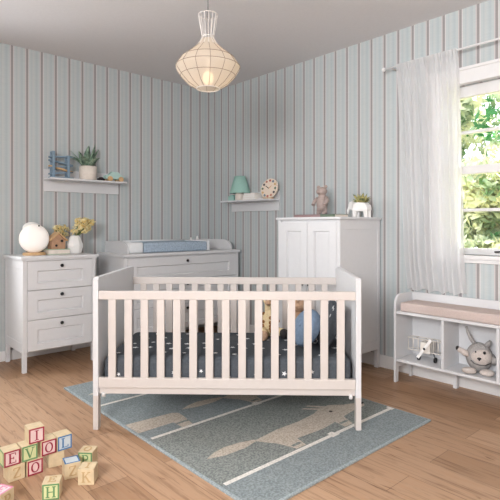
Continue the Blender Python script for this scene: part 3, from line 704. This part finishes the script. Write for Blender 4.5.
# ------------------------------------------------------------------ curtain and rod
RX, RZ_ = -.082, 2.352
rod = thing('curtain_rod', 'slim white curtain rod above the window', 'curtain rod', (RX, -2.29, RZ_))
MB().cyl((0, 0, 0), (0, -1.95, 0), .007, seg=16).build('pole', TRIM, rod)
MB().ball((0, .008, 0), .016, 0, 16).build('finial', TRIM, rod)
for y in (-.05, -1.0, -1.9): MB().tube([(0, y, 0), (.04, y, 0), (-RX, y, 0)], .007, 8).build('bracket', TRIM, rod)
m = MB(); NU, NV = 260, 26; ztop, zbot = RZ_+.012, .655
cy0, cy1 = -2.395, -2.865
rc = random.Random(21); ph = [rc.uniform(0, 6) for _ in range(6)]
grid = []
for j in range(NV+1):
    t = j/NV; z = ztop+(zbot-ztop)*t; row = []
    for i in range(NU+1):
        u = i/NU
        yy0 = cy0-.07*t**.8; yy1 = cy1-.035*t**.7
        uu = u+.012*sin(2*pi*3*u+ph[0])*t
        y = yy0+(yy1-yy0)*uu
        amp = .010+.013*min(1, t*1.3)
        ph_ = 2*pi*9*u+1.5*sin(2*pi*1.6*u+ph[1])+.7*sin(2*pi*3.7*u+ph[4])
        w1 = sin(ph_); xo = amp*math.copysign(abs(w1)**.75, w1)+.3*amp*sin(2.7*ph_+ph[2])*(1-.7*t)
        x = RX+.012*t+xo*(.6 if t < .02 else 1)
        if t < .02: x = RX-.012
        x = min(x, -.048 if t < .86 else -.03)
        if t > .86: x += .03*min(1, (t-.86)*8); x = min(x, -.02)
        row.append(m.bm.verts.new((x, y, z-.012*sin(2*pi*4.5*u+ph[3])*max(0, t-.9)*10)))
    grid.append(row)
for j in range(NV):
    for i in range(NU):
        f = m.bm.faces.new((grid[j][i], grid[j][i+1], grid[j+1][i+1], grid[j+1][i])); f.smooth = True
tag(m.build('curtain', SHEER), 'sheer white curtain hanging at the left of the window', 'curtain')

# ------------------------------------------------------------------ pendant lamp
D = 3.0; CAMP = Vector((-3.408, -4.409, 1.139)); TH = rad(47.954); F = Vector((cos(TH), sin(TH), 0)); R_ = Vector((sin(TH), -cos(TH), 0))
P = CAMP+F*D+R_*((208-250)/487*D); k = D/487
zz = lambda py: 1.139+(225-py)*k
pn = thing('pendant_lamp', 'lit pendant lamp with cream fabric shade and wire cage', 'pendant lamp', (P.x, P.y, CZ))
Z = lambda py: zz(py)-CZ
MB().cyl((0, 0, 0), (0, 0, Z(40)), .003, seg=8).build('cord', paint('grey_cord', (104, 98, 96), .8, .02), pn)
MB().lathe([(.05, 0), (.05, -.02), (.012, -.03)], (0, 0, 0), 24).build('ceiling_rose', TRIM, pn)
prof = [(6.2, 39), (10.5, 45.5), (18, 52), (26.3, 58.5), (32, 67), (31.4, 69.5), (27.2, 76), (19.5, 84), (11.5, 88.8)]
m = MB(); m.lathe([(r*k, Z(y)) for r, y in prof], (0, 0, 0), 48, caps=False); m.build('lamp_shade', SHADE, pn)
WIRE = paint('cage_wire', (224, 218, 214), .6, .02); RIB = paint('rib_wire', (138, 122, 110), .6, .02)
def ring(r, y, w_, mt, nm):
    MB().tube([(r*k*1.006*cos(2*pi*i/48), r*k*1.006*sin(2*pi*i/48), Z(y)) for i in range(49)], w_, 6).build(nm, mt, pn)
for i in range(14):
    a = 2*pi*i/14+.1
    MB().tube([(r*k*cos(a), r*k*sin(a), Z(y)) for r, y in [(9.5, 15), (8.6, 22), (7.2, 30), (6, 36), (6, 38), (8, 42), (11, 46)]], .0024, 6).build('cage_wire', WIRE, pn)
    MB().tube([(r*k*cos(a)*1.006, r*k*sin(a)*1.006, Z(y)) for r, y in prof[1:]], .0015, 5).build('rib', RIB, pn)
ring(9.5, 15, .003, WIRE, 'cage_ring'); ring(6, 37, .003, WIRE, 'cage_ring')
for r, y in ((26.3, 58.5), (32, 67), (27.2, 76)): ring(r, y, .0017, RIB, 'shade_ring')
ring(11.5, 88.8, .003, WIRE, 'shade_ring')
MB().cyl((0, 0, Z(40)), (0, 0, Z(72)), .012, seg=16).build('socket', TRIM, pn)
MB().ball((0, 0, Z(78)), (.034, .034, .04), 0, 20).build('bulb', BULB, pn)

# ------------------------------------------------------------------ alphabet blocks
def strokes(ch):
    T = .16; t = .07   # thick / thin
    S = []
    def bar(x0, y0, x1, y1, w): S.append((x0, y0, x1, y1, w))
    def ser(x, y, w=.2): S.append((x-w, y, x+w, y, t))
    if ch == 'I': bar(0, -.5, 0, .5, T); ser(0, .48); ser(0, -.48)
    if ch == 'L': bar(-.2, -.5, -.2, .5, T); ser(-.2, .48); bar(-.35, -.47, .36, -.47, t); bar(.34, -.48, .34, -.24, t)
    if ch == 'E':
        bar(-.2, -.5, -.2, .5, T); bar(-.35, .47, .33, .47, t); bar(-.35, -.47, .36, -.47, t); bar(-.2, 0, .16, 0, t); bar(.31, .48, .31, .26, t); bar(.34, -.48, .34, -.24, t); bar(.14, -.13, .14, .13, t)
    if ch == 'H': 
        for x in (-.28, .28): bar(x, -.5, x, .5, T); ser(x, .48, .17); ser(x, -.48, .17)
        bar(-.28, 0, .28, 0, t)
    if ch == 'V': bar(-.33, .5, .02, -.5, T); bar(.33, .5, .02, -.5, t); ser(-.33, .48, .17); ser(.33, .48, .15)
    if ch == 'K': bar(-.25, -.5, -.25, .5, T); ser(-.25, .48, .16); ser(-.25, -.48, .16); bar(-.22, -.06, .3, .48, t); bar(-.04, .1, .33, -.48, T*.9); ser(.3, .48, .14); ser(.33, -.48, .14)
    if ch == 'P':
        bar(-.2, -.5, -.2, .5, T); ser(-.2, -.48, .18); bar(-.36, .47, .05, .47, t); bar(-.2, -.03, .05, -.03, t)
        q = [(.05+.25*cos(rad(a)), .22+.25*sin(rad(a))) for a in range(-90, 91, 20)]
        for p0, p1 in zip(q, q[1:]): bar(*p0, *p1, T*.8)
    if ch == 'O':
        q = [(.34*cos(rad(a)), .48*sin(rad(a))) for a in range(0, 361, 20)]
        for p0, p1 in zip(q, q[1:]): bar(*p0, *p1, t+(T-t)*abs(p0[0])/.34)
    if ch == 'Z': bar(-.33, .46, .33, .46, t); bar(-.34, -.46, .34, -.46, t); bar(.28, .44, -.28, -.44, T); bar(-.31, .48, -.31, .26, t); bar(.32, -.48, .32, -.24, t)
    return S
BS = .07
LMAT = {'red': paint('red_ink', (150, 38, 62), .5, .03), 'green': paint('green_ink', (98, 138, 92), .5, .03), 'blue': paint('blue_ink', (70, 116, 164), .5, .03), 'wood': paint('carved_wood', (186, 156, 114), .7, .1), 'pink': paint('pink_ink', (214, 132, 164), .5, .03)}
FMAT = {'red': paint('pink_face', (220, 194, 190), .6, .04), 'green': paint('pale_green_face', (204, 206, 156), .6, .04), 'blue': paint('pale_blue_face', (196, 204, 208), .6, .04), 'wood': WOODB, 'pink': paint('pale_pink_face', (226, 204, 208), .6, .04)}
def face_xf(face):
    h = BS/2
    if face == 'front': return Vector((0, -h, h)), Vector((1, 0, 0)), Vector((0, 0, 1)), Vector((0, -1, 0))
    if face == 'top': return Vector((0, 0, BS)), Vector((1, 0, 0)), Vector((0, 1, 0)), Vector((0, 0, 1))
    if face == 'right': return Vector((h, 0, h)), Vector((0, 1, 0)), Vector((0, 0, 1)), Vector((1, 0, 0))
    if face == 'left': return Vector((-h, 0, h)), Vector((0, -1, 0)), Vector((0, 0, 1)), Vector((-1, 0, 0))
def block(label, loc, rz, faces):
    """faces: list of (face, letter, colour)"""
    b = thing('alphabet_block', label, 'toy block', loc, rz, 'alphabet blocks on the floor')
    MB().box((-BS/2, -BS/2, 0), (BS/2, BS/2, BS), .003).build('cube', WOODB, b)
    for face, chh, colr in faces:
        c, U, V, Nn = face_xf(face); h = BS/2-.002
        if colr != 'wood':
            m = MB()
            for x0, y0, x1, y1 in ((-h, -h, h, -h+.006), (-h, h-.006, h, h), (-h, -h+.006, -h+.006, h-.006), (h-.006, -h+.006, h, h-.006)):
                m.prism([(x0, y0), (x1, y0), (x1, y1), (x0, y1)], c, U, V, Nn*.0012)
            m.build('border', LMAT[colr], b)
            g = h-.006; MB().prism([(-g, -g), (g, -g), (g, g), (-g, g)], c, U, V, Nn*.0005).build('face_panel', FMAT[colr], b)
        if chh:
            m = MB(); sz = .044
            for i, (x0, y0, x1, y1, w_) in enumerate(strokes(chh)):
                p = Vector((x0, y0))*sz; q = Vector((x1, y1))*sz; d = (q-p); L_ = d.length; d = d/L_; n = Vector((-d.y, d.x))*w_*sz/2
                m.prism([tuple(p-n), tuple(q-n), tuple(q+n), tuple(p+n)], c, U, V, Nn*(.0014+.00004*i))
            m.build('letter', LMAT[colr], b)
yr = -2.10+BS/2
def row(x0): return x0+BS/2
block('wooden block with a red letter E at the left end of the raised row', (row(-2.78), yr, BS), 0, [('front', 'E', 'red'), ('left', None, 'green')])
block('wooden block with a green letter V in the raised row', (row(-2.7045), yr+.002, BS), 0, [('front', 'V', 'green'), ('left', None, 'wood')])
block('wooden block with a red letter O in the raised row, between V and L', (row(-2.620), yr, BS), 0, [('front', 'O', 'red')])
block('wooden block with a blue letter L at the right end of the raised row', (row(-2.546), yr, BS), 0, [('front', 'L', 'blue')])
block('wooden block with a red letter I on top of the pile', (row(-2.672), yr+.004, 2*BS), rad(-3), [('front', 'I', 'red')])
block('wooden block with a red letter O on the floor below the V block', (row(-2.683), yr-.004, 0), 0, [('front', 'O', 'red')])
block('plain wooden block on the floor below the red E block', (row(-2.762), yr, 0), rad(3), [('front', 'Z', 'wood')])
block('plain wooden block on the floor below the L block', (row(-2.575), yr+.006, 0), rad(-12), [('right', 'K', 'wood')])
block('wooden block with a carved letter Z and blue framed top, before the L block', (-2.527, -2.217, 0), rad(-12), [('front', 'Z', 'wood'), ('top', None, 'blue')])
block('wooden block with a green letter P standing behind the carved K block', (-2.425, -2.163, 0), rad(-45), [('front', 'P', 'green'), ('top', 'O', 'wood')])
block('wooden block with a carved letter K nearest the cot leg', (-2.492, -2.318, 0), rad(-39), [('front', 'K', 'wood'), ('top', 'I', 'wood')])
block('wooden block with a green letter H at the bottom edge', (-2.654, -2.332, 0), rad(-30), [('front', 'H', 'green'), ('top', 'E', 'wood')])
block('wooden block with a pink top in the bottom left corner', (-2.838, -2.272, 0), rad(-62), [('top', 'E', 'pink'), ('right', 'P', 'wood'), ('front', 'O', 'wood')])

# ------------------------------------------------------------------ garden
def lawn():
    m = MB(); m.box((.25, -14, -.35), (16, 14, -.25))
    return structure(m.build('ground', foliage('lawn_grass', (120, 140, 70), (206, 206, 130), 0, 3)))
lawn()
TREE = foliage('tree_leaf_painted_sun', (64, 124, 72), (242, 240, 212), .3, 1.6)  # cream ramp end is sun highlights painted into the green leaves
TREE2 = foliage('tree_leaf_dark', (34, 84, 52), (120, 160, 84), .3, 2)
BLOOM = foliage('pale_blossom', (206, 196, 140), (254, 240, 214), .3, 5)
BARK = paint('bark', (96, 80, 66), .95, .25, 14, .5, .1)
def leaves(n, blobs, size, seed, droop=0):
    r_ = random.Random(seed); m = MB()
    for i in range(n):
        c, R = blobs[i % len(blobs)]
        d = Vector((r_.gauss(0, 1), r_.gauss(0, 1), r_.gauss(0, 1))).normalized(); p = Vector(c)+Vector((d.x*R[0], d.y*R[1], d.z*R[2]))*r_.uniform(.72, 1.05)
        a = Vector((r_.gauss(0, 1), r_.gauss(0, 1), r_.gauss(0, 1)-droop)).normalized(); u = a.orthogonal().normalized(); s_ = size*r_.uniform(.6, 1.3)
        m.ngon([p-a*s_*.5, p+u*s_*.28, p+a*s_*.5, p-u*s_*.28])
    return m
def tree(label, loc, blobs, n, size, mat, seed, th=.8):
    t = thing('tree', label, 'tree', loc)
    MB().tube([(0, 0, 0), (.03, .02, th*.6), (-.02, .04, th*1.4)], [.1, .08, .05], 10).build('trunk', BARK, t)
    leaves(n, blobs, size, seed, .4).build('crown', mat, t)
rb = random.Random(33)
def blobset(n, w, z0, z1, s):
    out = []
    for i in range(n):
        out.append(((rb.uniform(-w, w)*.7, rb.uniform(-w, w), rb.uniform(z0, z1)), (s*rb.uniform(.6, 1.1),)*2+(s*rb.uniform(.5, .9),)))
    return out
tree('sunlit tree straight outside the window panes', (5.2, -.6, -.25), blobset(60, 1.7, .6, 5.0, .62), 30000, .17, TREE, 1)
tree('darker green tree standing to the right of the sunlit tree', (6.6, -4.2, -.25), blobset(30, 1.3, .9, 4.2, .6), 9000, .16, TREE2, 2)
for i, (x, y, lab) in enumerate(((2.9, -1.35, 'pale flowering shrub just above the window sill, beside the curtain'), (3.9, -3.0, 'pale flowering shrub further right, before the darker tree'))):
    t = thing('flowering_shrub', lab, 'shrub', (x, y, -.25), 0, 'flowering shrubs in the garden')
    MB().tube([(0, 0, 0), (.02, 0, .3), (0, .02, .6)], [.04, .03, .02], 8).build('stem', BARK, t)
    leaves(2600, [((rb.uniform(-.3, .3), rb.uniform(-.6, .6), rb.uniform(.5, 1.08)), (.32, .36, .28)) for _ in range(9)], .085, 50+i).build('blossom', BLOOM, t)

# ------------------------------------------------------------------ light
def area(name, loc, rot, sx, sy, power, col):
    l = bpy.data.lights.new(name, 'AREA'); l.shape = 'RECTANGLE'; l.size = sx; l.size_y = sy; l.energy = power; l.color = col
    o = bpy.data.objects.new(name, l); COL.objects.link(o); o.location = loc; o.rotation_euler = rot; return o
# daylight through the side window, the left-wall window and the visible window
area('side_window_daylight', (X0-.06, (SW[0]+SW[1])/2, (SW[2]+SW[3])/2), (0, rad(-90), 0), SW[3]-SW[2], SW[1]-SW[0], 158, (.985, .99, 1))
lw_ = area('left_window_daylight', (-3.4, .66, 1.75), (0, 0, 0), .6, .9, 26, (1, .985, .96))
lw_.data.spread = rad(120); lw_.rotation_euler = Vector((.62, -1, -.42)).to_track_quat('-Z', 'Y').to_euler()
pl_ = bpy.data.lights.new('pendant_bulb_light', 'POINT'); pl_.energy = .42; pl_.color = (1, .82, .6); pl_.shadow_soft_size = .04
po = bpy.data.objects.new('pendant_bulb_light', pl_); COL.objects.link(po); po.location = (P.x, P.y, zz(70))
sn = bpy.data.lights.new('sun', 'SUN'); sn.energy = 17; sn.angle = rad(1); sn.color = (1, .96, .88)
so = bpy.data.objects.new('sun', sn); COL.objects.link(so); so.rotation_euler = Vector((-.25, 1, -1.15)).to_track_quat('-Z', 'Y').to_euler(); so.location = (2, -8, 8)
wld = bpy.data.worlds.new('sky'); SC.world = wld; wld.use_nodes = True
bg = wld.node_tree.nodes['Background']; bg.inputs['Color'].default_value = (.86, .93, 1, 1); bg.inputs['Strength'].default_value = 3.5

# ------------------------------------------------------------------ camera
cam = bpy.data.cameras.new('camera'); cam.sensor_width = 36; cam.lens = 36*487/500; cam.shift_y = -25/500; cam.clip_start = .05
co = bpy.data.objects.new('camera', cam); COL.objects.link(co); co.location = CAMP
co.rotation_euler = (rad(90), 0, TH-pi/2)
SC.camera = co
SC.view_settings.view_transform = 'Standard'; SC.view_settings.look = 'None'; SC.view_settings.gamma = 1; SC.view_settings.exposure = .1
SC.view_settings.use_curve_mapping = False
